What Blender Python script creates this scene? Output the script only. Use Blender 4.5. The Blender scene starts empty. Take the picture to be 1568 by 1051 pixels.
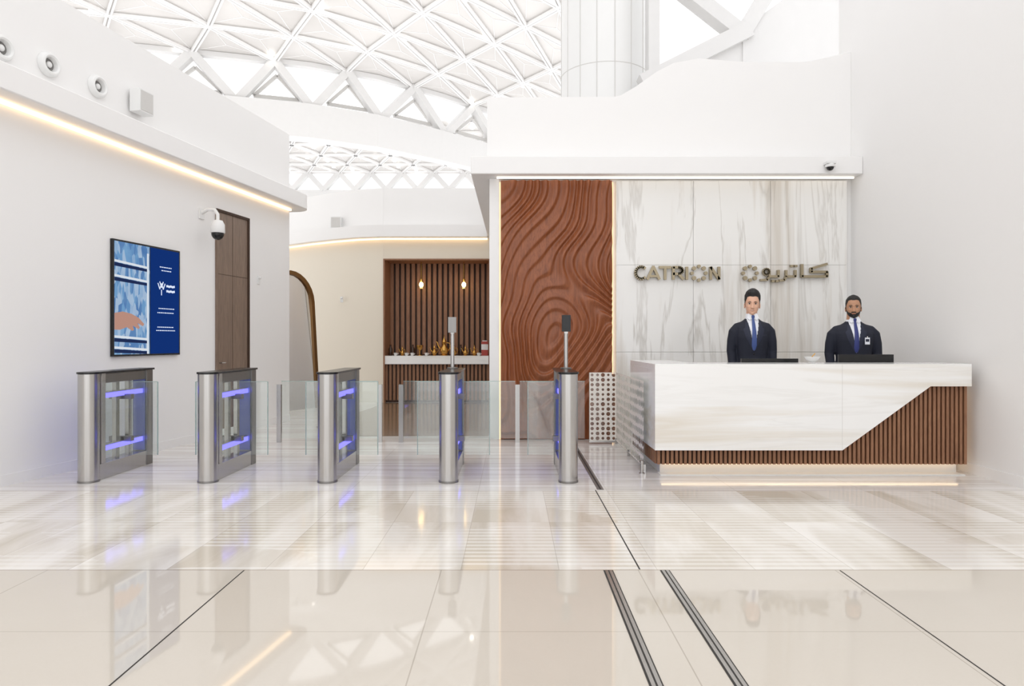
import bpy, bmesh, math, random
from mathutils import Vector, Matrix
from mathutils.bvhtree import BVHTree
import numpy as np
random.seed(7)
sc = bpy.context.scene
COL = sc.collection

# ------------------------------------------------------------------ materials
def lin(c):
    r=[]
    for v in c:
        v=v/255.0
        r.append(v/12.92 if v<=0.04045 else ((v+0.055)/1.055)**2.4)
    return (r[0],r[1],r[2],1.0)

class NT:
    def __init__(s,name):
        s.mat=bpy.data.materials.new(name); s.mat.use_nodes=True
        s.t=s.mat.node_tree; s.t.nodes.clear()
        s.out=s.t.nodes.new('ShaderNodeOutputMaterial')
    def n(s,typ,props=None,**inp):
        nd=s.t.nodes.new(typ)
        if props:
            for k,v in props.items(): setattr(nd,k,v)
        for k,v in inp.items():
            key=k.replace('_',' ')
            if key.startswith('i') and key[1:].isdigit(): key=int(key[1:])
            s.set(nd,key,v)
        return nd
    def set(s,nd,key,v):
        sock=nd.inputs[key]
        if isinstance(v,bpy.types.NodeSocket): s.t.links.new(v,sock)
        elif isinstance(v,bpy.types.Node): s.t.links.new(v.outputs[0],sock)
        else: sock.default_value=v
    def math(s,op,a,b=0.0,c=0.0):
        nd=s.t.nodes.new('ShaderNodeMath'); nd.operation=op
        s.set(nd,0,a); s.set(nd,1,b)
        if op in('MULTIPLY_ADD','SMOOTH_MIN','COMPARE'): s.set(nd,2,c)
        return nd.outputs[0]
    def mix(s,f,a,b):
        nd=s.t.nodes.new('ShaderNodeMix'); nd.data_type='RGBA'
        s.set(nd,0,f); s.set(nd,6,a); s.set(nd,7,b)
        return nd.outputs[2]
    def ramp(s,f,stops):
        nd=s.t.nodes.new('ShaderNodeValToRGB'); s.set(nd,0,f)
        cr=nd.color_ramp
        while len(cr.elements)<len(stops): cr.elements.new(0.5)
        for e,(p,c) in zip(cr.elements,stops):
            e.position=p; e.color=c if len(c)==4 else (*c,1)
        return nd.outputs[0]
    def obj(s): return s.n('ShaderNodeTexCoord').outputs['Object']
    def mapping(s,vec,scale=(1,1,1),rot=(0,0,0),loc=(0,0,0)):
        nd=s.n('ShaderNodeMapping'); s.set(nd,'Vector',vec)
        nd.inputs['Scale'].default_value=scale; nd.inputs['Rotation'].default_value=rot; nd.inputs['Location'].default_value=loc
        return nd.outputs[0]
    def noise(s,vec,scale=5,detail=3,rough=.5,dist=0):
        nd=s.n('ShaderNodeTexNoise'); s.set(nd,'Vector',vec)
        nd.inputs['Scale'].default_value=scale; nd.inputs['Detail'].default_value=detail
        nd.inputs['Roughness'].default_value=rough; nd.inputs['Distortion'].default_value=dist
        return nd.outputs[0]
    def pbr(s,color,rough=.5,metal=0,**kw):
        p=s.n('ShaderNodeBsdfPrincipled')
        s.set(p,'Base Color',color); s.set(p,'Roughness',rough); s.set(p,'Metallic',metal)
        for k,v in kw.items(): s.set(p,k.replace('_',' '),v)
        s.t.links.new(p.outputs[0],s.out.inputs[0]); return p
    def bump(s,p,h,strength=.2,dist=.01):
        b=s.n('ShaderNodeBump'); b.inputs['Strength'].default_value=strength; b.inputs['Distance'].default_value=dist
        s.set(b,'Height',h); s.set(p,'Normal',b.outputs[0])

def plain(name,rgb,rough=.5,metal=0,var=.04,scale=6,**kw):
    m=NT(name); c=lin(rgb)
    nz=m.noise(m.obj(),scale,3)
    d=tuple(max(0,x*(1-var)) for x in c[:3])+(1,); e=tuple(min(1,x*(1+var)) for x in c[:3])+(1,)
    m.pbr(m.mix(nz,d,e),rough,metal,**kw); return m.mat
def emit(name,rgb,strength):
    m=NT(name); c=lin(rgb)
    e=m.n('ShaderNodeEmission'); e.inputs[0].default_value=c; e.inputs[1].default_value=strength
    m.t.links.new(e.outputs[0],m.out.inputs[0]); return m.mat
def glassmat(name,tint,refl=.10,opacity=0.0,op_rgb=(255,255,255)):
    m=NT(name)
    tr=m.n('ShaderNodeBsdfTransparent'); tr.inputs[0].default_value=lin(tint)
    gl=m.n('ShaderNodeBsdfGlossy'); gl.inputs['Roughness'].default_value=.03
    mx=m.n('ShaderNodeMixShader'); mx.inputs[0].default_value=refl
    m.t.links.new(tr.outputs[0],mx.inputs[1]); m.t.links.new(gl.outputs[0],mx.inputs[2])
    last=mx
    if opacity>0:
        d=m.n('ShaderNodeBsdfDiffuse'); d.inputs[0].default_value=lin(op_rgb)
        m2=m.n('ShaderNodeMixShader'); m2.inputs[0].default_value=opacity
        m.t.links.new(mx.outputs[0],m2.inputs[1]); m.t.links.new(d.outputs[0],m2.inputs[2]); last=m2
    m.t.links.new(last.outputs[0],m.out.inputs[0]); return m.mat
def wood(name,c1,c2,axis='z',rough=.4,sc_=1.0):
    m=NT(name); s=(14*sc_,14*sc_,1.2*sc_) if axis=='z' else (1.2*sc_,14*sc_,14*sc_)
    v=m.mapping(m.obj(),s)
    n1=m.noise(v,1.5,6,.6,1.2); n2=m.noise(v,7,3,.6,.3)
    f=m.math('MULTIPLY_ADD',n2,.35,m.math('MULTIPLY',n1,.65))
    p=m.pbr(m.ramp(f,[(.3,lin(c1)),(.68,lin(c2))]),rough)
    m.bump(p,f,.15,.003); return m.mat
def marble(name,axis='z',base=(240,239,236),vein=(200,190,176),k=1.0,dark=.65,amt=.65):
    m=NT(name); o=m.obj()
    if axis=='z': v=m.mapping(o,(1.9*k,1.0,.14*k)); v2=m.mapping(o,(2.2*k,1,.22*k),loc=(3,0,2))
    else: v=m.mapping(o,(.22*k,1.0,2.6*k),rot=(0,.05,0)); v2=m.mapping(o,(.4*k,1,4*k),loc=(3,0,2))
    n1=m.noise(v,1.0,6,.55,.35); n2=m.noise(v2,1.0,5,.6,.7); n3=m.noise(o,.9,3,.5,0)
    a=m.ramp(n1,[(.48,(0,0,0)),(.58,(1,1,1)),(.64,(.35,.35,.35)),(.72,(0,0,0))])
    ridge=m.math('ABSOLUTE',m.math('SUBTRACT',n2,.5))
    b=m.math('MULTIPLY',m.math('SUBTRACT',1.0,m.math('MINIMUM',m.math('MULTIPLY',ridge,38.0),1.0)),n3)
    c=m.mix(m.math('MULTIPLY',a,amt),lin(base),lin(vein))
    dk=tuple(int(x*.80) for x in vein)
    c=m.mix(m.math('MULTIPLY',b,dark),c,lin(dk))
    m.pbr(c,.12); return m.mat
def steel(name,rgb=(200,198,196),rough=.24):
    m=NT(name); v=m.mapping(m.obj(),(60,60,.8))
    n=m.noise(v,2,4,.6)
    p=m.pbr(m.mix(n,lin(tuple(int(x*.88) for x in rgb)),lin(rgb)),rough,1.0)
    return m.mat

M_wall=plain('wall_paint',(238,237,236),.6,var=.01,scale=1.2)
M_ledtint=plain('wall_paint_led_tint',(226,218,203),.6,var=.01,scale=1.2)  # wall paint with the warm cove LED light mixed into its colour
M_trim=plain('trim_paint',(238,237,236),.45,var=.01)
M_struct=plain('structure_paint',(220,219,218),.5,var=.02)
M_white=plain('white_plastic',(231,231,230),.35,var=.01)
M_black=plain('black_plastic',(18,18,20),.25)
M_dark=plain('dark_gap',(40,36,34),.6)
M_steel=steel('brushed_steel')
M_steeld=steel('dark_steel',(150,148,146),.3)
M_glass=glassmat('clear_glass',(251,253,252),.06)
M_glass2=glassmat('edge_glass',(249,252,251),.07,.03)
M_gedge=glassmat('glass_edge',(200,220,214),.2,.3,(210,228,224))
M_blue=emit('blue_led',(112,106,255),2.6)
M_blued=plain('blue_tint_panel',(96,108,176),.2)
M_led=emit('warm_led',(255,218,172),2.8)
M_ledv=emit('warm_led_vertical',(255,214,164),1.7)
M_ledw=emit('white_led',(255,244,228),2.2)
M_down=emit('downlight',(255,250,240),8.0)
M_walnut=wood('walnut_carved',(112,58,30),(158,92,54),'z',.36)
M_slat=wood('slat_wood',(118,80,56),(160,116,86),'z',.5,2)
M_slatd=plain('slat_backing',(62,42,30),.7)
M_door=wood('door_wood',(106,88,76),(142,121,105),'z',.45)
M_marble=marble('wall_marble','z')
M_desk=marble('desk_marble','x',(243,243,242),(222,214,200),.8,.15,.8)
M_brass=plain('brass',(200,154,84),.25,1.0)
M_bronze=plain('sign_bronze',(166,154,130),.4,1.0)
def ceil_panel():
    m=NT('ceiling_translucent_panel'); n=m.noise(m.obj(),.35,3)
    c=m.mix(n,lin((192,188,184)),lin((224,221,218)))
    d=m.n('ShaderNodeBsdfPrincipled'); m.set(d,'Base Color',c); d.inputs['Roughness'].default_value=.28
    t=m.n('ShaderNodeBsdfTranslucent'); m.set(t,0,c)
    x=m.n('ShaderNodeMixShader'); x.inputs[0].default_value=.18
    m.t.links.new(d.outputs[0],x.inputs[1]); m.t.links.new(t.outputs[0],x.inputs[2]); m.t.links.new(x.outputs[0],m.out.inputs[0]); return m.mat
M_ceilp=ceil_panel()
M_panelgap=plain('panel_gap',(205,203,200),.5)
M_rib=plain('ceiling_rib',(240,239,238),.4,var=.02)

def floor_mat():
    m=NT('polished_stone_floor'); o=m.obj()
    sx=m.n('ShaderNodeSeparateXYZ'); m.set(sx,0,o); X,Y=sx.outputs[0],sx.outputs[1]
    n=m.noise(o,.9,4,.5,.3); n2=m.noise(o,60,2)
    beige=m.mix(n,lin((205,197,185)),lin((216,209,199)))
    beige=m.mix(m.math('MULTIPLY',n2,.12),beige,lin((190,179,164)))
    def seam(c,off,per,w):
        f=m.math('FRACT',m.math('DIVIDE',m.math('SUBTRACT',c,off-w/2),per))
        return m.math('LESS_THAN',f,w/per)
    s1=m.math('MAXIMUM',seam(X,-.40,1.115,.006),seam(Y,3.05,.82,.005))
    beige=m.mix(m.math('MULTIPLY',s1,.45),beige,lin((140,128,112)))
    ix=m.math('FLOOR',m.math('DIVIDE',m.math('ADD',X,.29),.557)); iy=m.math('FLOOR',m.math('DIVIDE',m.math('SUBTRACT',Y,3.87),1.02))
    cb=m.n('ShaderNodeCombineXYZ'); m.set(cb,0,ix); m.set(cb,1,iy)
    wn=m.n('ShaderNodeTexWhiteNoise'); m.set(wn,'Vector',cb.outputs[0]); rnd=wn.outputs['Value']
    off=m.n('ShaderNodeVectorMath',{'operation':'MULTIPLY_ADD'}); m.set(off,0,wn.outputs['Color']); off.inputs[1].default_value=(6,6,6); m.set(off,2,o)
    vs=m.mapping(off.outputs[0],(2.2,.45,1),rot=(0,0,.5))
    st=m.noise(vs,1.0,5,.55,.5)
    tile=m.mix(m.ramp(st,[(.38,(0,0,0)),(.6,(1,1,1))]),lin((206,197,183)),lin((238,234,228)))
    tile=m.mix(m.math('MULTIPLY',rnd,.28),tile,lin((200,189,173)))
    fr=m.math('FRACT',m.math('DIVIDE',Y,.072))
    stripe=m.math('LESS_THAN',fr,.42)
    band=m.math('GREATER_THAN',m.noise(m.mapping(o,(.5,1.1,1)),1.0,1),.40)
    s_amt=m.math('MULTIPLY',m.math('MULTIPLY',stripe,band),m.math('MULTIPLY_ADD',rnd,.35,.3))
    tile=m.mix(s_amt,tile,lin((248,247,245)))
    s2=m.math('MAXIMUM',seam(X,-.29,.557,.004),seam(Y,3.87,1.02,.004))
    tile=m.mix(m.math('MULTIPLY',s2,.4),tile,lin((150,137,122)))
    fb=m.noise(m.mapping(o,(.35,7,1)),1.3,6,.65,.3)
    far=m.mix(m.ramp(fb,[(.35,(0,0,0)),(.62,(1,1,1))]),lin((206,198,192)),lin((238,236,234)))
    s3=m.math('MAXIMUM',seam(X,-.29,1.114,.005),seam(Y,5.9,1.0,.006))
    far=m.mix(m.math('MULTIPLY',s3,.35),far,lin((160,148,136)))
    c=m.mix(m.math('GREATER_THAN',Y,3.87),beige,tile)
    c=m.mix(m.math('GREATER_THAN',Y,5.9),c,far)
    edge=m.math('LESS_THAN',m.math('ABSOLUTE',m.math('SUBTRACT',Y,3.87)),.006)
    c=m.mix(m.math('MULTIPLY',edge,.5),c,lin((150,137,122)))
    rg=m.math('MULTIPLY_ADD',m.math('MULTIPLY',m.math('GREATER_THAN',Y,3.87),m.noise(o,3,2)),.12,.035)
    m.pbr(c,rg,0,IOR=1.65); return m.mat
M_floor=floor_mat()
def lounge_mat():
    m=NT('lounge_floor'); n=m.noise(m.mapping(m.obj(),(.6,3,1)),1.5,5)
    m.pbr(m.mix(n,lin((116,94,74)),lin((148,126,104))),.12); return m.mat
M_lounge=lounge_mat()

# ------------------------------------------------------------------ mesh builder
class B:
    def __init__(s): s.v=[];s.f=[];s.m=[];s.mats=[]
    def mi(s,mat):
        if mat not in s.mats: s.mats.append(mat)
        return s.mats.index(mat)
    def add(s,vs,fs,mat):
        o=len(s.v); k=s.mi(mat)
        s.v+= [tuple(v) for v in vs]
        for f in fs: s.f.append([i+o for i in f]); s.m.append(k)
    def box(s,x0,x1,y0,y1,z0,z1,mat):
        vs=[(x,y,z) for z in(z0,z1) for y in(y0,y1) for x in(x0,x1)]
        s.add(vs,[(0,2,3,1),(4,5,7,6),(0,1,5,4),(2,6,7,3),(0,4,6,2),(1,3,7,5)],mat)
    def prism(s,poly,z0,z1,mat):
        n=len(poly)
        s.add([(x,y,z0) for x,y in poly]+[(x,y,z1) for x,y in poly],
              [list(range(n))[::-1],list(range(n,2*n))]+[(i,(i+1)%n,n+(i+1)%n,n+i) for i in range(n)],mat)
    def prism_xz(s,poly,y0,y1,mat):
        n=len(poly)
        s.add([(x,y0,z) for x,z in poly]+[(x,y1,z) for x,z in poly],
              [list(range(n)),list(range(n,2*n))[::-1]]+[(i,n+i,n+(i+1)%n,(i+1)%n) for i in range(n)],mat)
    def lathe(s,prof,cx,cy,mat,seg=28,z=0,cap=True):
        vs=[];fs=[];n=len(prof)
        for r,h in prof:
            for k in range(seg):
                a=2*math.pi*k/seg; vs.append((cx+r*math.cos(a),cy+r*math.sin(a),z+h))
        for i in range(n-1):
            for k in range(seg):
                k2=(k+1)%seg; fs.append((i*seg+k,i*seg+k2,(i+1)*seg+k2,(i+1)*seg+k))
        if cap: fs.append([k for k in range(seg)][::-1]); fs.append([(n-1)*seg+k for k in range(seg)])
        s.add(vs,fs,mat)
    def cyl(s,cx,cy,r,z0,z1,mat,seg=28): s.lathe([(r,z0),(r,z1)],cx,cy,mat,seg)
    def tube(s,pts,radii,mat,seg=12,flat=1.0):
        pts=[Vector(p) for p in pts]
        if not hasattr(radii,'__len__'): radii=[radii]*len(pts)
        vs=[];fs=[];up=None
        for i,p in enumerate(pts):
            d=(pts[min(i+1,len(pts)-1)]-pts[max(i-1,0)]).normalized()
            if up is None:
                up=Vector((0,0,1)) if abs(d.z)<.9 else Vector((0,1,0))
            a=(up-d*up.dot(d)).normalized(); b=d.cross(a); up=a
            for k in range(seg):
                t=2*math.pi*k/seg; vs.append(p+a*math.cos(t)*radii[i]*flat+b*math.sin(t)*radii[i])
        for i in range(len(pts)-1):
            for k in range(seg):
                k2=(k+1)%seg; fs.append((i*seg+k,i*seg+k2,(i+1)*seg+k2,(i+1)*seg+k))
        fs.append(list(range(seg))[::-1]); fs.append([(len(pts)-1)*seg+k for k in range(seg)])
        s.add(vs,fs,mat)
    def bar(s,p,q,w,h,mat):
        p=Vector(p);q=Vector(q);d=(q-p).normalized()
        up=Vector((0,0,1)) if abs(d.z)<.95 else Vector((0,1,0))
        sd=d.cross(up).normalized()*w/2; u=sd.cross(d).normalized()*h/2
        vs=[p-sd-u,p+sd-u,p+sd+u,p-sd+u,q-sd-u,q+sd-u,q+sd+u,q-sd+u]
        s.add(vs,[(0,1,2,3),(7,6,5,4),(0,4,5,1),(1,5,6,2),(2,6,7,3),(3,7,4,0)],mat)
    def ell(s,c,r,mat,seg=16,rings=10):
        vs=[];fs=[]
        for i in range(1,rings):
            t=math.pi*i/rings
            for k in range(seg):
                a=2*math.pi*k/seg
                vs.append((c[0]+r[0]*math.sin(t)*math.cos(a),c[1]+r[1]*math.sin(t)*math.sin(a),c[2]+r[2]*math.cos(t)))
        for i in range(rings-2):
            for k in range(seg):
                k2=(k+1)%seg; fs.append((i*seg+k,(i+1)*seg+k,(i+1)*seg+k2,i*seg+k2))
        top=len(vs); vs.append((c[0],c[1],c[2]+r[2])); bot=len(vs); vs.append((c[0],c[1],c[2]-r[2]))
        for k in range(seg):
            k2=(k+1)%seg; fs.append((top,k,k2)); fs.append((bot,(rings-2)*seg+k2,(rings-2)*seg+k))
        s.add(vs,fs,mat)
    def stroke(s,pts,w,y0,y1,mat):
        for (x0,z0),(x1,z1) in zip(pts[:-1],pts[1:]):
            L=math.hypot(x1-x0,z1-z0)
            if L<1e-6: continue
            dx,dz=(x1-x0)/L,(z1-z0)/L; e=w*.22
            ax,az=x0-dx*e,z0-dz*e; bx,bz=x1+dx*e,z1+dz*e; nx,nz=-dz*w/2,dx*w/2
            s.prism_xz([(ax+nx,az+nz),(bx+nx,bz+nz),(bx-nx,bz-nz),(ax-nx,az-nz)],y0,y1,mat)
    def build(s,name,loc=None,mat4=None,smooth=35,bevel=0,parent=None):
        me=bpy.data.meshes.new(name); me.from_pydata(s.v,[],s.f)
        for m in s.mats: me.materials.append(m)
        me.polygons.foreach_set('material_index',s.m)
        bm=bmesh.new(); bm.from_mesh(me); bmesh.ops.recalc_face_normals(bm,faces=bm.faces); bm.to_mesh(me); bm.free()
        if smooth:
            me.polygons.foreach_set('use_smooth',[True]*len(me.polygons))
            me.set_sharp_from_angle(angle=math.radians(smooth))
        ob=bpy.data.objects.new(name,me); COL.objects.link(ob)
        if mat4 is not None: ob.matrix_world=mat4
        if loc: ob.location=loc
        if parent: ob.parent=parent
        if bevel:
            md=ob.modifiers.new('bevel','BEVEL'); md.width=bevel; md.segments=2; md.limit_method='ANGLE'; md.angle_limit=math.radians(50)
        return ob

# ------------------------------------------------------------------ room shell
b=B(); b.box(-9,6.5,-4,18,-.2,0,M_floor); b.build('floor',smooth=0)
b=B(); pl=[(-2.45,9.3),(-2.75,9.7),(-2.95,10.3),(-2.95,11.2),(-2.8,12.2),(-2.7,13.2),(-2.7,14.25),(-.32,14.25),(-.32,9.3)]
b.prism(pl,.0005,.006,M_lounge); b.build('floor_lounge',smooth=0)

ang=math.atan2(.9833,.1819)
ML=Matrix.Translation((-4.55,6.06,0))@Matrix.Rotation(ang,4,'Z')
b=B(); b.box(-9.5,5.12,0,.3,0,4.65,M_wall)
b.build('wall_left',mat4=ML,smooth=0)
b=B(); b.box(5.12-.3,5.12,.3,4.0,0,4.65,M_wall); b.build('wall_left_return',mat4=ML,smooth=0)
pl=[(-9.5,-.001),(-9.5,-.27)]
for k in range(9):
    a=-math.pi/2+math.pi/2*k/8; pl.append((5.12+.02+.25*math.cos(a),-.02+.25*math.sin(a)))
pl+=[(5.39,2.5),(5.13,2.5),(5.13,-.001)]
b=B(); b.prism(pl,3.44,3.68,M_trim); b.build('trim_ledge_left',mat4=ML,bevel=.012)
b=B(); b.box(-9.5,5.10,-.05,-.012,3.405,3.436,M_led); b.build('cove_light_strip',mat4=ML)
b=B(); b.box(-9.5,5.12,-.015,-.001,0,.10,M_trim); b.build('baseboard_left',mat4=ML,smooth=0)

b=B(); b.box(4.5,4.8,-4,9.4,0,9.0,M_wall); b.build('wall_right',smooth=0)
b=B(); b.box(4.484,4.499,-4,8.98,0,.10,M_trim); b.build('baseboard_right',smooth=0)

# centre block
b=B()
b.box(-.30,4.499,9.06,9.36,0,3.43,M_wall)
b.prism_xz([(-.33,3.43),(4.499,3.43),(4.499,5.13),(3.9,5.0),(3.1,5.0),(2.48,5.05),(2.15,4.99),(1.916,4.87),(1.65,4.68),(1.45,4.56),(1.36,4.54),(-.33,4.53)],9.06,9.36,M_wall)
b.box(-.30,-.10,9.36,14.29,0,4.53,M_wall)
b.build('wall_center',smooth=0)
b=B(); b.prism([(-.53,8.75),(4.499,8.75),(4.499,9.055),(-.305,9.055),(-.305,13.95),(-.50,13.95)],3.44,3.67,M_trim)
b.build('trim_ledge_center',bevel=.01)
b=B(); b.box(-.2,4.46,8.90,8.92,3.418,3.438,M_ledw); b.build('cove_light_strip',smooth=0)
b=B(); b.box(-.295,-.17,9.0,9.058,0,3.438,M_trim); b.build('trim_pilaster',smooth=0)
for x in(-.162,1.328):
    b=B(); b.box(x-.004,x+.008,9.03,9.055,.0,3.40,M_ledv); b.build('vertical_light_strip',smooth=0)
b=B()
for i in range(3):
    xa=1.375+i*1.02; xb=xa+1.016 if i<2 else 4.42
    for za,zb in((.0,1.15),(1.153,2.30),(2.303,3.41)):
        b.box(xa,xb,9.01,9.058,za,zb,M_marble)
b.build('wall_marble_cladding',smooth=0)

# rear wall with niche
b=B()
pw=[(-9,18),(-6.6,16.7),(-5.0,15.55),(-4.4,15.1),(-3.8,14.72),(-3.2,14.42),(-2.695,14.30)]
back=[(x,y+.9) for x,y in pw]
b.prism(pw+back[::-1],0,3.56,M_ledtint); b.prism(pw+back[::-1],3.56,4.5,M_wall)
b.box(-2.694,-.46,14.30,15.2,3.02,3.56,M_ledtint); b.box(-.46,4.5,14.30,15.2,0,3.56,M_ledtint)
b.box(-2.694,4.5,14.30,15.2,3.56,4.5,M_wall)
b.build('wall_back',smooth=25)
fr=[(-9,17.6),(-6.8,16.3),(-5.0,15.2),(-4.4,14.77),(-3.8,14.4),(-3.2,14.1),(-2.7,14.0),(-.51,14.0)]
bk=[(-9,17.99),(-6.6,16.69),(-5.0,15.54),(-4.4,15.09),(-3.8,14.71),(-3.2,14.41),(-2.7,14.29),(-.51,14.29)]
b=B(); b.prism(fr+bk[::-1],3.44,3.68,M_trim); b.build('trim_ledge_back')
ls=[(x,y-.03) for x,y in bk]; le=[(x,y-.07) for x,y in bk]
b=B(); b.prism(le+ls[::-1],3.41,3.437,M_led); b.build('cove_light_strip')
b=B()
b.box(-2.69,-.465,14.95,15.19,0,3.015,M_slatd)
b.box(-2.69,-2.66,14.26,14.95,0,3.015,M_slat); b.box(-.49,-.465,14.3,14.95,0,3.015,M_slat); b.box(-2.66,-.49,14.26,14.95,2.985,3.015,M_slat)
n=19
for i in range(n):
    x=-2.62+i*(2.10/(n-1)); b.box(x-.036,x+.036,14.90,14.95,1.0,2.985,M_slat)
for i in range(27):
    x=-2.64+i*(2.13/26); b.box(x-.025,x+.025,14.36,14.40,.05,.80,M_slat)
b.box(-2.66,-.49,14.40,14.44,0,.80,M_slatd)
b.box(-2.66,-.49,14.28,14.95,.81,.985,M_desk)
b.build('coffee_counter_niche',smooth=0)

# column
b=B(); cx,cy,R=1.62,12.0,.76
b.cyl(cx,cy,R,0,12.1,M_white,64)
for k in range(16):
    a=2*math.pi*k/16+.1; x,y=cx+R*math.cos(a),cy+R*math.sin(a)
    b.bar((x,y,0),(x,y,12.1),.012,.012,M_panelgap)
for z in(3,5.9,8.8): b.lathe([(R+.003,z),(R+.003,z+.012)],cx,cy,M_panelgap,64)
b.build('clad_column',smooth=20)

# ---------------- canopy roof
rim=[(-22.4,23.36),(-19.36,23.76),(-16.32,24.32),(-13.36,24.96),(-10.4,25.76),(-7.78,26.56),(-5.39,27.84),(-2.98,29.92),(-.64,32.3),(1.6,34.7),(3.84,37.1),(6,39.4)]
def rp(t):
    i=int(math.floor(t)); i=max(0,min(len(rim)-2,i)); f=t-i
    return (rim[i][0]+(rim[i+1][0]-rim[i][0])*f, rim[i][1]+(rim[i+1][1]-rim[i][1])*f)
def cz(k): return 12.0+.10*k
class Grid:
    def __init__(s,b): s.b=b; s.e={}; s.down=[]
    def tri(s,t):
        s.b.add([v+Vector((0,0,.10)) for v in t],[(0,1,2)],M_ceilp)
        c=sum(t,Vector())/3
        for u in range(3):
            p,q=t[u],t[(u+1)%3]
            key=tuple(sorted([(round(p.x,2),round(p.y,2)),(round(q.x,2),round(q.y,2))]))
            if key not in s.e:
                s.e[key]=1
                d=(q-p).normalized(); sd=Vector((-d.y,d.x,0))*.055
                s.b.bar(p+sd,q+sd,.06,.11,M_rib); s.b.bar(p-sd,q-sd,.06,.11,M_rib)
            s.b.bar(p+(c-p)*.12+Vector((0,0,.09)),c+Vector((0,0,.09)),.02,.02,M_rib)
            s.down.append(p*.74+c*.26)
b=B(); rows=10; G=Grid(b)
def node(j,k):
    x,y=rp(j-.5+.5*(k%2)); return Vector((x,y-2.35*k,cz(k)))
for k in range(rows):
    for j in range(-1,13):
        p=node(j,k);q=node(j+1,k)
        if k%2==0: tris=((p,q,node(j,k+1)),(q,node(j+1,k+1),node(j,k+1)))
        else: tris=((p,q,node(j+1,k+1)),(p,node(j+1,k+1),node(j,k+1)))
        for t in tris:
            if min((t[0]-t[1]).length,(t[1]-t[2]).length,(t[2]-t[0]).length)<.5: continue
            if (sum(t,Vector())/3).x>4.6: continue
            G.tri(t)
b.build('ceiling',smooth=0)
b=B()
for p in G.down:
    if random.random()<.14: b.lathe([(.02,-.02),(.08,-.02),(.08,.06)],p.x,p.y,M_down,12,z=p.z)
b.build('ceiling_downlights',smooth=0)
# clerestory band
b=B()
inner=[(x,y-.4) for x,y in rim]; outer=[(x,y+.4) for x,y in rim]
b.prism(inner+outer[::-1],9.1,10.4,M_struct)
hp=[rp(t) for t in np.arange(-.5,11.1,.5)]
b.prism([(x,y-.15) for x,y in hp]+[(x,y+.15) for x,y in hp[::-1]],11.9,12.08,M_struct)
for j in range(len(rim)-1):
    x0,y0=rp(j);x1,y1=rp(j+1)
    a0=rp(j-.5);a1=rp(j+.5)
    b.bar((x0,y0+.01,10.3),(a1[0],a1[1]+.01,12.0),.42,.30,M_struct)
    b.bar((x0,y0-.01,10.3),(a0[0],a0[1]-.01,12.0),.42,.30,M_struct)
    c=Vector((a1[0],a1[1],11.0)); L=Vector((x0,y0,10.5));Rr=Vector((x1,y1,10.5));T=Vector((a1[0],a1[1],11.9))
    tri=[c+(v-c)*.62+Vector((0,.25,0)) for v in(L,Rr,T)]
    for u in range(3): b.bar(tri[u],tri[(u+1)%3],.12,.12,M_panelgap)
b.build('window_1',smooth=0)
# far canopy bay
b=B(); G2=Grid(b)
for k in range(5):
    for j in range(12):
        y0=33+k*2.1;y1=y0+2.1; x0=-22+j*2+(k%2)
        p,q=Vector((x0,y0,12)),Vector((x0+2,y0,12)); r=Vector((x0+1,y1,12)); r2=Vector((x0+3,y1,12))
        for tri in((p,q,r),(q,r2,r)):
            G2.tri(tri); c=sum(tri,Vector())/3
            if (j+k)%2: b.lathe([(.02,-.02),(.1,-.02),(.1,.06)],c.x,c.y,M_down,10,z=12)
b.build('ceiling_rear_bay',smooth=0)
b=B()
for j in range(12):
    x=-20+2*j
    b.bar((x,43.5,10.9),(x+1,43.5,12),.4,.3,M_struct); b.bar((x+1,43.53,12),(x+2,43.53,10.9),.4,.3,M_struct)
b.box(-22,4,43.4,43.9,8,10.9,M_struct)
b.build('window_2',smooth=0)
# side truss on the right, standing behind the centre block
def T(px,py): return ((px-784)*.010526,11.0,1.3-(py-522)*.010526)
b=B()
def quadbeam(p,q,w,d,oy):
    p=Vector(p)+Vector((0,oy,0));q=Vector(q)+Vector((0,oy,0));dr=(q-p).normalized();n=Vector((-dr.z,0,dr.x))*w/2;D=Vector((0,d,0))
    vs=[p+n,p-n,q-n,q+n,p+n+D,p-n+D,q-n+D,q+n+D]
    return vs,[(0,1,2,3),(7,6,5,4),(0,4,5,1),(1,5,6,2),(2,6,7,3),(3,7,4,0)]
def beam(a,c,w,oy): b.add(*quadbeam(T(*a),T(*c),w,.3,oy),M_struct)
beam((985,125),(1150,42),.26,.0); beam((1145,52),(1015,-50),.22,.02); beam((1138,52),(1200,-50),.24,.04)
beam((1003,-60),(1003,112),.18,.06)
pts=[T(1140,40),T(1210,-10),T(1320,-40),T(1320,200),T(1140,200)]
b.prism_xz([(p[0],p[2]) for p in pts],11.08,11.38,M_struct)
pts=[T(985,130),T(1142,50),T(1142,200),T(985,200)]
b.prism_xz([(p[0],p[2]) for p in pts],11.10,11.36,M_struct)
b.build('window_3',smooth=0)

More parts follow.
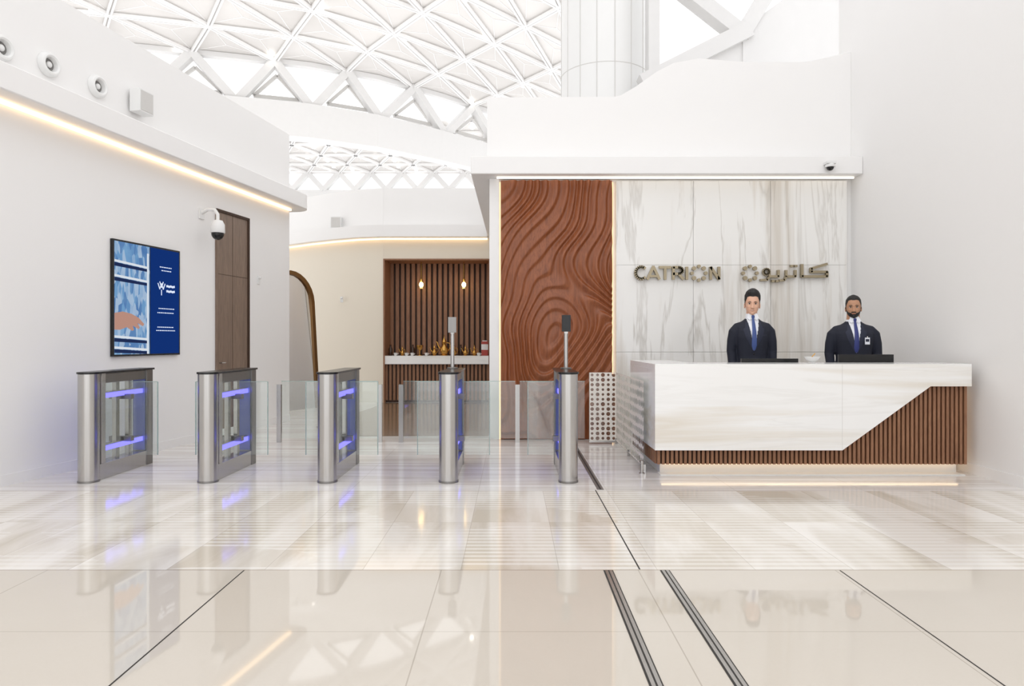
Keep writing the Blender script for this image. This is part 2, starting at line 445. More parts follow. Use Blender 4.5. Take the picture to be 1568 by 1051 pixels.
# ------------------------------------------------------------------ carved panel
W,H=1.462,3.40; nx,nz=300,680
u=np.linspace(0,W,nx);v=np.linspace(0,H,nz);U,V=np.meshgrid(u,v)
Uw=U+.06*np.sin(3.1*V+.5)+.04*np.sin(5.3*V+2.1*U)+.012*np.sin(9.7*V-3*U)
Vw=V+.10*np.sin(3.4*U+1.3*V)+.05*np.sin(6.0*U-2.0*V+1)
r1=np.sqrt((1.25*(Uw+.25))**2+(.75*(Vw-3.75))**2)
r2=np.sqrt(((Uw-.66)/.66)**2+((Vw-1.32)/1.05)**2+.008)
r3=np.sqrt((Uw-1.75)**2+(.8*(Vw-.2))**2)
sg=lambda x:1/(1+np.exp(-x))
w1=sg((Vw-2.12+.45*(Uw-.7))/.16)
w3=sg((-(Vw-.42)+.4*(Uw-.7))/.15)
F=w1*(r1*.95)+(1-w1)*(1-w3)*(2.25-r2*.98)+(1-w1)*w3*(.4+r3*.9)
F=F+.03*np.sin(7*F+2*U)
fr_=(F*7.6)%1.0
h=np.where(fr_<.68,fr_/.68,(1-fr_)/.32); h=(h*h*(3-2*h))*.040
h*=.5+.5*sg((np.sin(2.3*U+1.7*V+.5)+.4)*3)
vs=np.stack([U.ravel()-.145,9.005-.012-h.ravel(),V.ravel()+.012],1).tolist()
fs=[]
for i in range(nz-1):
    o=i*nx
    for j in range(nx-1): fs.append((o+j,o+j+1,o+nx+j+1,o+nx+j))
b=B(); b.add(vs,fs,M_walnut); b.box(-.145,1.317,9.0,9.055,.0,3.413,M_walnut)
ob=b.build('carved_wood_panel',smooth=60)

# ------------------------------------------------------------------ sign
k=.00861
def S(px,py): return ((px-784)*k,1.3-(py-522)*k)
b=B(); DY=[0]
def st(pts,w=4.0):
    DY[0]=(DY[0]+.0013)%.008
    b.stroke([S(*p) for p in pts],w*k,8.945+DY[0],8.99,M_bronze)
def arc(cx,cy,rx,ry,a0,a1,n=14): return [(cx+rx*math.cos(math.radians(a0+(a1-a0)*i/n)),cy-ry*math.sin(math.radians(a0+(a1-a0)*i/n))) for i in range(n+1)]
st(arc(981,418.5,8.5,9.3,48,312))
st([(990.5,428),(999.5,409)]);st([(1008.5,428),(999.5,409)]);st([(994,423.5),(1005,423.5)],3.2)
st([(1009,410),(1026,410)]);st([(1017.5,410),(1017.5,428)])
st([(1030,428),(1030,410),(1038,410)]+arc(1038,415,6,5,90,-90,8)+[(1030,420)]);st([(1038,420),(1045,428)])
st([(1050.5,410),(1050.5,428)])
st([(1087,428),(1087,410),(1099.5,428),(1099.5,410)])
def ring(cx,cy):
    for i in range(8):
        a=math.pi/4*i; px,py=cx+10.5*math.cos(a),cy+10.5*math.sin(a)
        pp=[]
        for q in range(8):
            t=2*math.pi*q/8; rr=3.3 if i%2 else 2.8
            pp.append(S(px+rr*math.cos(t),py+rr*math.sin(t)))
        b.prism_xz(pp,8.95,8.99,M_bronze)
ring(1069,419);ring(1147,419)
st(arc(1172,417,4.5,4.5,0,360,12),3.4); st([(1176.5,417),(1176.5,424),(1173,429),(1163,429.5)],3.4)
st([(1176,424),(1190,424),(1190,415)],3.6); st([(1180.5,431),(1183.5,431)],3.4); st([(1186.5,431),(1189.5,431)],3.4)
st([(1202,415),(1202,424),(1199,429.5),(1192,430)],3.4); st([(1202,424),(1216,424),(1216,415)],3.6); st([(1209,408),(1212,408)],3.4); st([(1215,408),(1218,408)],3.4)
st([(1226,406),(1226,424),(1264,424),(1264,417),(1240,417),(1240,412),(1264,405)],3.8)
for px,py in((973,418),(1017,412),(1030,420),(1050,419),(1099,420),(1176,420),(1202,420),(1226,415),(1258,424)):
    x,z=S(px,py); b.box(x-.006,x+.006,8.985,9.012,z-.006,z+.006,M_bronze)
b.build('company_sign_lettering',smooth=0)

# ------------------------------------------------------------------ reception desk
b=B(); Y0=6.50
poly=[(1.362,.255),(3.147,.255),(3.987,.865),(4.379,.865),(4.379,1.078),(1.362,1.078)]
b.prism_xz(poly,Y0,Y0+.05,M_desk)
b.box(1.362,4.379,Y0+.05,7.0,1.03,1.078,M_desk)
b.box(1.362,1.80,7.0,7.86,1.03,1.078,M_desk)
b.box(1.362,1.41,Y0+.05,7.86,.255,1.03,M_desk)
b.box(1.80,4.379,6.90,7.35,.73,.76,M_desk)
b.box(1.41,1.78,7.81,7.86,.12,1.03,M_desk)
b.box(1.76,1.80,6.9,7.86,.12,1.03,M_desk); b.box(4.34,4.379,6.62,7.3,.12,.86,M_slat)
b.box(1.40,4.37,6.60,6.62,.11,.86,M_slatd)
n=70
for i in range(n):
    x=1.40+i*(2.95/(n-1)); b.box(x,x+.026,6.565,6.60,.11,.862,M_slat)
for i in range(28):
    y=6.62+i*.044; b.box(1.385,1.41,y,y+.024,.11,.255,M_slat)
b.box(1.45,4.36,6.70,7.0,0,.11,M_white); b.box(1.45,1.75,7.0,7.80,0,.115,M_white)
b.box(1.43,4.37,6.575,6.72,.0,.010,M_white)
b.box(3.143,3.147,Y0-.001,Y0+.01,.26,1.075,M_panelgap)
b.build('reception_desk',smooth=0,bevel=.003)
b=B(); b.box(1.46,4.35,6.655,6.68,.098,.108,M_led); b.build('desk_plinth_light_strip',smooth=0)
b=B(); b.box(4.381,4.388,6.80,6.82,.0,.86,M_led); b.build('desk_end_light_strip',smooth=0)

for x0,x1,top in((2.38,2.97,1.115),(3.39,3.96,1.158)):
    b=B(); yb=7.10; cxm=(x0+x1)/2
    b.box(x0,x1,yb-.02,yb+.01,top-.34,top,M_black); b.box(x0+.01,x1-.01,yb+.01,yb+.014,top-.33,top-.01,M_blued)
    b.box(cxm-.03,cxm+.03,yb-.05,yb-.02,.775,top-.12,M_steeld); b.box(cxm-.12,cxm+.12,yb-.10,yb+.08,.762,.776,M_black)
    b.build('computer_monitor',bevel=.004)
b=B(); b.lathe([(.03,0),(.035,.008),(.02,.012),(.05,.03),(.075,.06),(.078,.062),(.072,.06),(.045,.03),(.0,.018)],0,0,M_white,28)
b.tube([(-.03,0,.03),(.03,.0,.095)],.005,M_brass,8); b.ell((.01,0,.045),(.04,.04,.014),M_brass)
b.build('serving_bowl',loc=(2.98,6.78,1.079))

# ------------------------------------------------------------------ turnstiles
TX=[-3.90,-2.80,-1.70,-.584,.518]
for x in TX:
    b=B()
    b.cyl(0,0,.088,.0,.995,M_steel,40)
    b.cyl(0,0,.092,.0,.02,M_steeld,40)
    b.box(-.07,.07,.0,.92,0,.15,M_steel)
    b.box(-.055,.055,.08,.92,.90,.99,M_steeld)
    b.box(-.068,.068,.085,.15,.15,.995,M_steel)
    b.box(-.075,.075,.86,.98,0,.995,M_steeld)
    b.box(-.06,.06,.845,.858,.16,.90,M_blued)  # blue plate paints the LED glow onto the rear post
    b.box(-.02,.02,.40,.46,.15,.92,M_steel); b.box(-.02,.02,.62,.68,.15,.92,M_steel)
    for z in(.28,.78):
        b.box(-.045,-.03,.17,.84,z-.022,z+.022,M_blue); b.box(.03,.045,.17,.84,z-.022,z+.022,M_blue)
        b.box(-.035,.035,.15,.86,z+.022,z+.034,M_steel)
    for sx in(-.064,.060): b.box(sx,sx+.004,.15,.86,.15,.90,M_glass)
    pl=[]
    for q in range(13):
        a=math.pi+math.pi*q/12; pl.append((.098*math.cos(a),.098*math.sin(a)))
    pl+=[(.085,1.0),(-.085,1.0)]
    b.prism(pl,.995,1.013,M_black)
    for z in(.30,.72):
        b.box(-.11,.11,.50,.56,z,z+.05,M_steeld)
    for sx in(-1,1):
        x0,x1=(.085,.36) if sx>0 else (-.36,-.085)
        if (sx>0 and x>.5): continue
        if (sx<0 and x<-3.8): x0,x1=-.30,-.085
        b.box(x0,x1,.525,.537,.16,.89,M_glass2)
        e=x1 if sx>0 else x0
        b.box(e-.004,e+.004,.524,.538,.16,.89,M_gedge); b.box(x0,x1,.524,.538,.888,.894,M_gedge)
    b.build('turnstile_gate',loc=(x,6.29,0),bevel=.002)
for x,y,face in((-.615,7.05,1),(.555,7.02,0)):
    b=B()
    b.cyl(0,0,.055,0,.012,M_steeld); b.cyl(0,0,.020,.012,.40,M_steel,20)
    if face==0:
        b.box(-.045,.045,-.045,-.015,.38,.55,M_black); b.box(-.038,.038,-.048,-.045,.41,.54,M_black)
    else:
        b.box(-.042,.042,-.04,-.012,.37,.53,M_steeld); b.box(-.036,.036,-.012,-.008,.38,.52,M_black)
    b.box(-.02,.02,-.02,.02,.36,.42,M_steel)
    b.build('face_reader_terminal',loc=(x,y,1.0135),bevel=.003)

b=B()
for x in(-2.98,-1.69,-1.42,.07): b.box(x-.028,x+.028,8.72,8.76,0,.74,M_steel)
for x0,x1 in((-2.95,-1.72),(-1.39,-.62),(-.55,.04),(.10,.93)):
    b.box(x0,x1,8.735,8.747,.05,.78,M_glass2); b.box(x0,x1,8.734,8.748,.778,.785,M_gedge)
b.build('glass_balustrade',smooth=0)

def lattice(b,P,Wd,Ht,cell,mat):
    nx=int(Wd/cell);nz=int(Ht/cell)
    for i in range(nx):
        for j in range(nz):
            x0,z0=i*Wd/nx,j*Ht/nz; cw,ch=Wd/nx,Ht/nz; r=cell*random.uniform(.28,.47)
            sq=[];oc=[]
            for q in range(8):
                a=math.pi/4*q; cx,cz_=x0+cw/2,z0+ch/2
                oc.append((cx+r*math.cos(a+.3),cz_+r*math.sin(a+.3)))
                ux,uz=math.cos(a),math.sin(a); m_=max(abs(ux),abs(uz)); sq.append((cx+ux/m_*cw/2,cz_+uz/m_*ch/2))
            vs=[P(*p) for p in sq+oc]
            b.add(vs,[(q,(q+1)%8,8+(q+1)%8,8+q) for q in range(8)],mat)
M_lat=plain('white_metal_screen',(232,226,218),.5)
b=B()
lattice(b,lambda s,z:(.975+s,8.6,.04+z),.34,.86,.058,M_lat)
b.box(.97,1.315,8.605,8.615,.03,.90,M_glass)
b.box(.99,1.30,8.618,8.628,.04,.88,M_walnut)
b.bar((.97,8.6,.03),(1.315,8.6,.03),.02,.02,M_steel)
lattice(b,lambda s,z:(1.312,8.6-s,.04+z),1.80,.86,.09,M_lat)
b.box(1.316,1.322,6.79,8.6,.03,.90,M_glass)
for y in(8.6,7.7,6.8): b.box(1.30,1.33,y-.015,y+.015,0,.07,M_steel)
b.build('perforated_screen',smooth=0)
b=B(); b.lathe([(.028,0),(.028,.01),(.016,.015),(.016,.10),(.02,.105),(.02,.125),(.012,.13)],0,0,M_steel,20); b.build('floor_door_stop',loc=(1.27,6.68,0))

for x in(.545,.865):
    b=B()
    b.box(x-.028,x-.020,-3,3.86,.0003,.003,M_dark); b.box(x-.020,x-.004,-3,3.86,.0003,.004,M_steel); b.box(x-.004,x+.004,-3,3.86,.0003,.003,M_dark)
    b.box(x+.004,x+.020,-3,3.86,.0003,.004,M_steel); b.box(x+.020,x+.026,-3,3.86,.0003,.003,M_dark)
    b.build('floor_channel',smooth=0)
b=B(); b.box(.745,.80,5.95,8.5,.0003,.004,M_steeld); b.box(.765,.78,5.95,8.5,.004,.005,M_dark); b.build('floor_channel',smooth=0)
b=B(); b.box(-1.519,-1.513,-3,3.86,.0003,.0015,M_dark); b.box(1.852,1.858,-3,3.86,.0003,.0015,M_dark); b.box(.722,.730,3.88,5.94,.0003,.0015,M_dark); b.build('floor_expansion_joint',smooth=0)

# ------------------------------------------------------------------ left wall things
M_scrblue=emit('screen_navy',(20,52,120),.9); M_scrw=emit('screen_white',(225,235,255),1.0)
def scr_img():
    m=NT('screen_photo'); o=m.obj()
    br=m.n('ShaderNodeTexVoronoi'); m.set(br,'Vector',m.mapping(o,(26,1,8))); br.inputs['Scale'].default_value=1.0
    sepc=m.n('ShaderNodeSeparateXYZ'); m.set(sepc,0,br.outputs['Color'])
    box=m.ramp(sepc.outputs[0],[(.2,lin((52,96,160))),(.5,lin((120,170,212))),(.8,lin((212,226,238)))])
    n=m.noise(m.mapping(o,(3,1,5)),1.5,3)
    c=m.mix(.55,box,m.mix(n,lin((60,110,175)),lin((150,192,226))))
    e=m.n('ShaderNodeEmission'); m.set(e,0,c); e.inputs[1].default_value=.9
    m.t.links.new(e.outputs[0],m.out.inputs[0]); return m.mat
M_scr=scr_img(); M_skinS=emit('screen_skin',(196,150,134),.85); M_shelf=emit('screen_shelf',(225,232,240),.9); M_shelfd=emit('screen_shadow',(38,52,92),.8)
b=B(); s0,s1=1.29,2.38; z0,z1=1.13,2.40; mid=(s0+s1)/2+.02
b.box(s0,s1,-.035,-.002,z0,z1,M_black)
y=-.0365
b.box(s0+.02,mid-.006,y,y+.001,z0+.02,z1-.02,M_scr); b.box(mid+.006,s1-.02,y,y+.001,z0+.02,z1-.02,M_scrblue)
for q,zz in enumerate((2.18,2.02,1.36,1.24)):
    b.prism_xz([(s0+.02,zz),(mid-.05,zz-.03),(mid-.05,zz-.055),(s0+.02,zz-.025)],y-.001,y,M_shelf)
    b.prism_xz([(s0+.02,zz-.03),(mid-.05,zz-.06),(mid-.05,zz-.09),(s0+.02,zz-.07)],y-.001,y,M_shelfd)
b.prism_xz([(mid-.05,z0+.02),(mid-.05,z1-.1),(mid-.02,z1-.1),(mid-.02,z0+.02)],y-.0012,y,M_shelf)
b.prism_xz([(s0+.02,1.60),(s0+.14,1.62),(s0+.27,1.60),(s0+.38,1.56),(s0+.47,1.49),(s0+.45,1.465),(s0+.36,1.50),(s0+.40,1.45),(s0+.38,1.43),(s0+.29,1.47),(s0+.31,1.42),(s0+.28,1.41),(s0+.2,1.45),(s0+.10,1.42),(s0+.02,1.42)],y-.0015,y,M_skinS)
cx=(mid+s1)/2
for zz,w in((2.17,.10),(2.13,.07),(1.68,.12),(1.63,.14),(1.46,.14),(1.42,.16)):
    x=cx-w
    while x<cx+w:
        L=random.uniform(.015,.035); b.prism_xz([(x,zz-.005),(x+L,zz-.005),(x+L,zz+.006),(x,zz+.006)],y-.001,y,M_scrw); x+=L+.008
for q,(dx,dz) in enumerate(((-.10,0),(-.07,.02),(-.04,.0))):
    x,zz=cx+dx,1.93+dz; b.stroke([(x-.03,zz+.045),(x,zz-.02),(x+.03,zz+.045)],.014,y-.001-.0003*q,y,M_scrw)
b.stroke([(cx-.07,1.90),(cx-.07,1.84)],.014,y-.001,y,M_scrw)
for zz in(1.95,1.89):
    for q in range(5): b.stroke([(cx+.02+q*.03,zz),(cx+.038+q*.03,zz+.004*(-1)**q)],.026,y-.001,y,M_scrw)
b.build('wall_display_screen',mat4=ML,smooth=0)

b=B(); b.box(3.16,3.895,-.012,-.001,0,3.04,M_door); b.box(3.14,3.165,-.03,-.001,0,3.06,M_door); b.box(3.89,3.925,-.03,-.001,0,3.06,M_slatd); b.box(3.14,3.925,-.03,-.001,3.04,3.075,M_slatd)
b.box(3.52,3.526,-.014,-.001,0,3.04,M_slatd); b.box(3.165,3.89,-.014,-.001,2.2,2.206,M_slatd)
b.tube([(3.22,-.012,1.0),(3.22,-.05,1.0),(3.30,-.05,1.0)],.009,M_steel)
b.build('door_1',mat4=ML,smooth=0)
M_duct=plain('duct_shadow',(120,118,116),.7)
def diffuser(s,z):
    b=B()
    vs=[];seg=36
    prof=[(.115,.0),(.115,-.03),(.10,-.055),(.085,-.06),(.07,-.05),(.06,-.02),(.056,.0)]
    for r,d in prof:
        for k_ in range(seg):
            a=2*math.pi*k_/seg; vs.append((s+r*math.cos(a),d-.001,z+r*math.sin(a)))
    fs=[(i*seg+k_,i*seg+(k_+1)%seg,(i+1)*seg+(k_+1)%seg,(i+1)*seg+k_) for i in range(len(prof)-1) for k_ in range(seg)]
    b.add(vs,fs,M_white)
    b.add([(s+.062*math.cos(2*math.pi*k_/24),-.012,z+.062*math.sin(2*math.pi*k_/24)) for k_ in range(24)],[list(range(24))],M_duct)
    b.ell((s,-.02,z),(.03,.02,.03),M_white)
    b.build('air_jet_diffuser',mat4=ML)
for s,z in((0.0,3.90),(.5,3.95),(1.1,3.96)): diffuser(s,z)
b=B(); b.box(1.54,1.76,-.16,-.03,3.85,4.10,M_white); b.box(1.555,1.745,-.165,-.16,3.865,4.085,M_panelgap); b.box(1.62,1.68,-.03,-.001,3.93,4.02,M_steeld); b.build('wall_speaker',mat4=ML,bevel=.008)
b=B(); b.tube([(2.84,-.001,2.95),(2.84,-.10,3.0),(2.84,-.20,2.99),(2.84,-.24,2.93),(2.84,-.24,2.86)],.022,M_white,14)
b.box(2.79,2.89,-.02,-.001,2.88,3.01,M_white)
b.lathe([(.02,.21),(.06,.20),(.085,.15),(.09,.05),(.085,.04)],2.84,-.24,M_white,28,z=2.65)
b.ell((2.84,-.24,2.68),(.078,.078,.08),M_black,24,14)
b.build('ptz_security_camera',mat4=ML)
b=B(); b.box(4.17,4.22,-.02,-.001,2.15,2.27,M_white); b.ell((4.195,-.03,2.24),(.02,.02,.02),M_white); b.build('wall_sensor',mat4=ML)
b=B(); b.box(-.03,.03,-.02,0,-.06,.06,M_white); b.ell((0,-.03,.03),(.02,.02,.02),M_white); b.build('wall_sensor',loc=(-3.63,14.57,2.18))
b=B(); b.box(-.11,.11,-.14,0,-.12,.12,M_white); b.box(-.095,.095,-.146,-.14,-.105,.105,M_panelgap); b.build('wall_speaker',loc=(-3.75,14.66,3.82),bevel=.006)
b=B(); b.box(-.06,.06,-.11,.0,.02,.05,M_white); b.lathe([(.05,.02),(.062,.0),(.06,-.02)],0,-.06,M_white); b.ell((0,-.06,-.02),(.045,.045,.045),M_black,20,12); b.build('dome_security_camera',loc=(4.05,8.749,3.53))

# arched mirror
b=B()
def archpts(w,h,n=14):
    p=[(-w/2,0)]; p+= [(-w/2*math.cos(math.pi*i/n),h-w/2+ (w/2)*math.sin(math.pi*i/n)) for i in range(n+1)]; p+=[(w/2,0)]; return p
o_=archpts(1.15,2.62);i_=[(x*.87,z*.97) for x,z in o_]
n=len(o_)
vs=[(x,0,z) for x,z in o_]+[(x,0,z) for x,z in i_]+[(x,.06,z) for x,z in o_]+[(x,.06,z) for x,z in i_]
fs=[]
for q in range(n-1): fs+=[(q,q+1,n+q+1,n+q),(2*n+q,3*n+q,3*n+q+1,2*n+q+1),(q,2*n+q,2*n+q+1,q+1),(n+q,n+q+1,3*n+q+1,3*n+q)]
b.add(vs,fs,plain('bronze_frame',(120,88,52),.3,.8))
b.prism_xz(i_,.03,.04,plain('mirror_silver',(235,235,235),.02,1.0,var=0))
b.build('arched_floor_mirror',mat4=Matrix.Translation((-3.98,12.7,0.007))@Matrix.Rotation(math.radians(62),4,'Z')@Matrix.Rotation(math.radians(-4),4,'X'))

# ------------------------------------------------------------------ niche objects
M_bulb=emit('bulb',(255,205,130),24)
def pendant(x):
    b=B(); b.tube([(x,14.6,2.984),(x,14.6,2.62)],.006,M_brass,8)
    b.lathe([(.015,.10),(.03,.09),(.035,.05),(.03,.045)],x,14.6,M_brass,20,z=2.53)
    b.lathe([(.03,.05),(.075,.0),(.09,-.06),(.07,-.11),(.065,-.11),(.085,-.06),(.07,0)],x,14.6,M_glass,24,z=2.53,cap=False)
    b.ell((x,14.6,2.50),(.045,.045,.055),M_bulb)
    b.build('pendant_lamp')
pendant(-1.94);pendant(-1.03)
def pot(x,s,y=14.5):
    b=B()
    b.lathe([(.07,0),(.075,.01),(.055,.03),(.085,.08),(.09,.12),(.06,.18),(.035,.22),(.045,.27),(.05,.275),(.03,.32),(.01,.36),(.008,.39),(.013,.40),(.002,.415)],0,0,M_brass,24)
    b.tube([(-.07,0,.12),(-.12,0,.2),(-.14,0,.27),(-.17,0,.28)],[.018,.016,.012,.008],M_brass)
    b.tube([(.045,0,.26),(.11,0,.25),(.13,0,.17),(.08,0,.09)],.009,M_brass)
    o=b.build('brass_coffee_pot',loc=(x,y,.986)); o.scale=(s,s,s)
for x,s in((-1.44,1.05),(-1.65,.6),(-1.23,.62),(-.99,.55),(-.80,.55),(-2.33,.5)): pot(x,s)
def cup(x,y=14.45,mat=M_white):
    b=B(); b.lathe([(.02,0),(.03,.01),(.04,.06),(.037,.06),(.025,.015),(0,.012)],0,0,mat,18); b.tube([(.038,0,.05),(.06,0,.04),(.03,0,.02)],.005,mat,8); b.build('coffee_cup',loc=(x,y,.986))
for x in(-2.45,-2.22,-2.10,-1.80,-.70): cup(x,14.36)
b=B(); b.lathe([(.06,0),(.06,.01),(.012,.02),(.012,.10),(.06,.15),(.075,.22),(.07,.22),(.0,.14)],0,0,M_brass,20); b.build('incense_burner',loc=(-1.96,14.5,.986))
M_bot=plain('dark_bottle',(60,38,24),.2)
for x,y_ in((-2.58,14.5),(-2.12,14.6),(-1.10,14.66)):
    b=B(); b.lathe([(.04,0),(.045,.01),(.045,.14),(.02,.18),(.018,.22),(.022,.23)],0,0,M_bot,20); b.build('syrup_bottle',loc=(x,y_,.986))
b=B(); b.box(-.07,.07,-.06,.06,0,.30,plain('red_box',(176,70,60),.5)); b.box(-.072,.072,-.062,-.06,.12,.24,M_white); b.box(-.05,.05,-.04,.04,.30,.32,M_white); b.build('coffee_machine',loc=(-.58,14.55,.986),bevel=.006)

# ------------------------------------------------------------------ people
def interp(t,xs,ys): return float(np.interp(t,xs,ys))
def man(name,x,y,height,wx,skin,hair,beard,badge,tie,hairvol,yaw,hyaw):
    E=bpy.data.objects.new(name,None); COL.objects.link(E)
    E.location=(x,y,0.0); E.rotation_euler=(0,0,yaw); sc_=height/1.80; E.scale=(sc_,sc_,sc_)
    suit=plain(name+'_suit',(22,26,42),.75,var=.12,scale=80); lap=plain(name+'_lapel',(31,36,56),.65,var=.1,scale=80)
    sk=plain(name+'_skin',skin,.5,var=.05,scale=30,Subsurface_Weight=.05)
    hr=plain(name+'_hair',hair,.55,var=.3,scale=90); shirt=plain(name+'_shirt',(232,234,240),.7,var=.02)
    tm=plain(name+'_tie',tie,.5,var=.15,scale=120); shoe=plain(name+'_shoe',(15,14,14),.25)
    b=B(); seg=40
    rings=[(.80,.178,.120,.0),(.92,.180,.122,0),(1.02,.168,.115,0),(1.12,.155,.108,-.002),(1.22,.165,.114,-.004),(1.32,.180,.124,-.006),(1.39,.186,.120,-.004),(1.435,.176,.106,0),(1.468,.150,.088,.006),(1.492,.115,.076,.010),(1.515,.082,.066,.012),(1.54,.060,.058,.010),(1.64,.055,.058,.004)]
    vs=[];fs=[]
    for z,w,d,oy in rings:
        for k_ in range(seg):
            a=2*math.pi*k_/seg; c,s_=math.cos(a),math.sin(a)
            vs.append((w*wx*math.copysign(abs(c)**.85,c),oy+d*math.copysign(abs(s_)**.9,s_),z))
    for i in range(len(rings)-1):
        for k_ in range(seg):
            k2=(k_+1)%seg; fs.append((i*seg+k_,i*seg+k2,(i+1)*seg+k2,(i+1)*seg+k_))
    fs.append(list(range(seg))[::-1]); fs.append([(len(rings)-1)*seg+k_ for k_ in range(seg)])
    b.add(vs,fs,suit)
    for sx in(-1,1):
        b.tube([(sx*.09*wx,.004,1.455),(sx*.150*wx,.004,1.430),(sx*.188*wx,.004,1.380),(sx*.206*wx,.006,1.28),(sx*.215*wx,.012,1.17),(sx*.210*wx,-.02,1.04),(sx*.186*wx,-.085,.93)],[.045,.054,.060,.057,.052,.046,.038],suit,20)
        b.tube([(sx*.085,.0,.90),(sx*.092,.0,.72),(sx*.098,.0,.50),(sx*.10,.012,.30),(sx*.102,.018,.06)],[.092,.085,.068,.058,.052],suit,20)
    ob=b.build(name+'_tmp',smooth=0)
    m=ob.modifiers.new('r','REMESH'); m.mode='VOXEL'; m.voxel_size=.008
    m=ob.modifiers.new('s','SMOOTH'); m.factor=.5; m.iterations=8
    dg=bpy.context.evaluated_depsgraph_get(); me=bpy.data.meshes.new_from_object(ob.evaluated_get(dg))
    bpy.data.objects.remove(ob)
    me.materials.clear()
    for q in(suit,shirt,sk,lap): me.materials.append(q)
    for p in me.polygons:
        p.use_smooth=True; c=p.center; k_=0
        hw=.060*max(0,(c.z-1.17))/.33
        if c.z>1.552: k_=2
        elif c.z>1.528: k_=1
        elif c.y<.0 and c.z>1.17 and abs(c.x)<hw: k_=1
        p.material_index=k_
    bo=bpy.data.objects.new('body',me); COL.objects.link(bo); bo.parent=E
    bv=BVHTree.FromPolygons([v.co[:] for v in me.vertices],[p.vertices[:] for p in me.polygons])
    def fy(x,z,off):
        h=bv.ray_cast(Vector((x,-.5,z)),Vector((0,1,0)))
        return (h[0].y if h[0] else -.1)-off
    b=B()
    for sx in(-1,1):
        N=16; rows_=[]
        for i in range(N+1):
            t=i/N; z=1.17+.318*t
            xi=.060*(z-1.17)/.33
            wd=.010+.056*math.sin(min(1,t/.72)*math.pi/2) if t<.76 else .048-(t-.76)/.24*.024
            rows_.append((xi,wd,z))
        vs=[]
        for xi,wd,z in rows_:
            for q in range(4):
                xx=sx*(xi+wd*q/3); vs.append((xx,fy(xx,z,.007 if q<3 else .002),z))
        fs=[(4*i+q,4*i+q+1,4*i+q+5,4*i+q+4) for i in range(N) for q in range(3)]
        b.add(vs,fs,lap)
    for z in(1.14,1.04): b.ell((.0,fy(0,z,.002),z),(.009,.004,.009),shoe,10,6)
    vs=[]
    for xx,zz in((.085,1.335),(.135,1.340),(.135,1.350),(.085,1.345)): vs.append((xx*wx,fy(xx*wx,zz,.004),zz))
    b.add(vs,[(0,1,2,3)],lap)
    b.build('jacket_lapels',parent=E,smooth=60)
    b=B()
    b.lathe([(.074,1.515),(.066,1.55),(.061,1.575),(.057,1.585),(.053,1.57)],0,.008,shirt,36,cap=False)
    for sx in(-1,1):
        b.add([(sx*.004,-.058,1.578),(sx*.045,-.044,1.582),(sx*.062,-.068,1.528),(sx*.030,fy(sx*.03,1.505,.012),1.505)],[(0,1,2,3)],shirt)
    b.build('shirt_collar',parent=E)
    b=B()
    vs=[];fs=[]
    pts=[(1.560,.013),(1.545,.017),(1.524,.012),(1.45,.018),(1.38,.021),(1.30,.025),(1.23,.026),(1.18,.012)]
    for z,w_ in pts:
        y0=min(fy(0,z,.010),-.066) if z<1.53 else -.070
        vs+=[(-w_,y0+.003,z),(0,y0-.005,z),(w_,y0+.003,z)]
    for i in range(len(pts)-1):
        o=3*i; fs+=[(o,o+1,o+4,o+3),(o+1,o+2,o+5,o+4)]
    b.add(vs,fs,tm); b.build('necktie',parent=E)
    if badge:
        b=B(); yb=fy(.11,1.31,.012); b.box(.085,.135,yb,yb+.004,1.27,1.345,shirt); b.box(.092,.128,yb-.001,yb,1.30,1.33,lap); b.box(.105,.115,yb,yb+.006,1.345,1.36,M_steel); b.build('id_badge',parent=E)
    b=B()
    for sx in(-1,1):
        b.tube([(sx*.102,.06,.045),(sx*.102,.03,.055),(sx*.105,-.05,.045),(sx*.112,-.13,.034),(sx*.115,-.17,.028)],[.034,.042,.042,.034,.022],shoe,16)
    b.build('shoes',parent=E)
    b=B()
    for sx in(-1,1):
        wr=Vector((sx*.186*wx,-.085,.93)); dn=Vector((-sx*.15,-.45,-.88)).normalized(); side=Vector((-sx*.3,-.85,.38)).normalized()
        side=(side-dn*side.dot(dn)).normalized()
        b.tube([wr-dn*.035,wr-dn*.005],[.031,.030],shirt,16)
        b.tube([wr-dn*.03,wr+dn*.01,wr+dn*.045,wr+dn*.085,wr+dn*.10],[.024,.026,.036,.038,.030],sk,16,flat=.7)
        for q,(L,o) in enumerate(((.070,.028),(.080,.010),(.075,-.010),(.058,-.028))):
            r0=wr+dn*.088+side*o; cur=Vector((-sx*.6,.3,0))
            b.tube([r0-dn*.02,r0,r0+dn*L*.45,r0+(dn+cur*.35).normalized()*L*.78,r0+(dn+cur*.9).normalized()*L],[.009,.0095,.009,.008,.006],sk,10)
        t0=wr+dn*.03+side*.026
        b.tube([t0,t0+side*.022+dn*.02,t0+side*.030+dn*.05,t0+side*.028+dn*.072],[.013,.012,.010,.007],sk,10)
    b.build('hands',parent=E)
    HE=bpy.data.objects.new('head_pivot',None); COL.objects.link(HE); HE.parent=E
    HE.rotation_euler=(0,math.radians(hyaw[1]),math.radians(hyaw[0]))
    HE.location=Vector((0,0,1.56))-Matrix.Rotation(math.radians(hyaw[0]),3,'Z')@Matrix.Rotation(math.radians(hyaw[1]),3,'Y')@Vector((0,0,1.56))
    hh=.25; z0=1.562; NA,NT_=120,110
    ts=[0,.05,.12,.22,.34,.45,.55,.66,.78,.88,.95,1]
    ww=[.014,.036,.050,.061,.069,.073,.076,.077,.071,.055,.036,.002]
    ff=[.066,.084,.090,.089,.088,.087,.090,.090,.080,.060,.038,.002]
    bb=[.02,.022,.034,.056,.080,.095,.103,.104,.092,.068,.042,.002]
    g=lambda a,s_:math.exp(-(a/s_)**2)
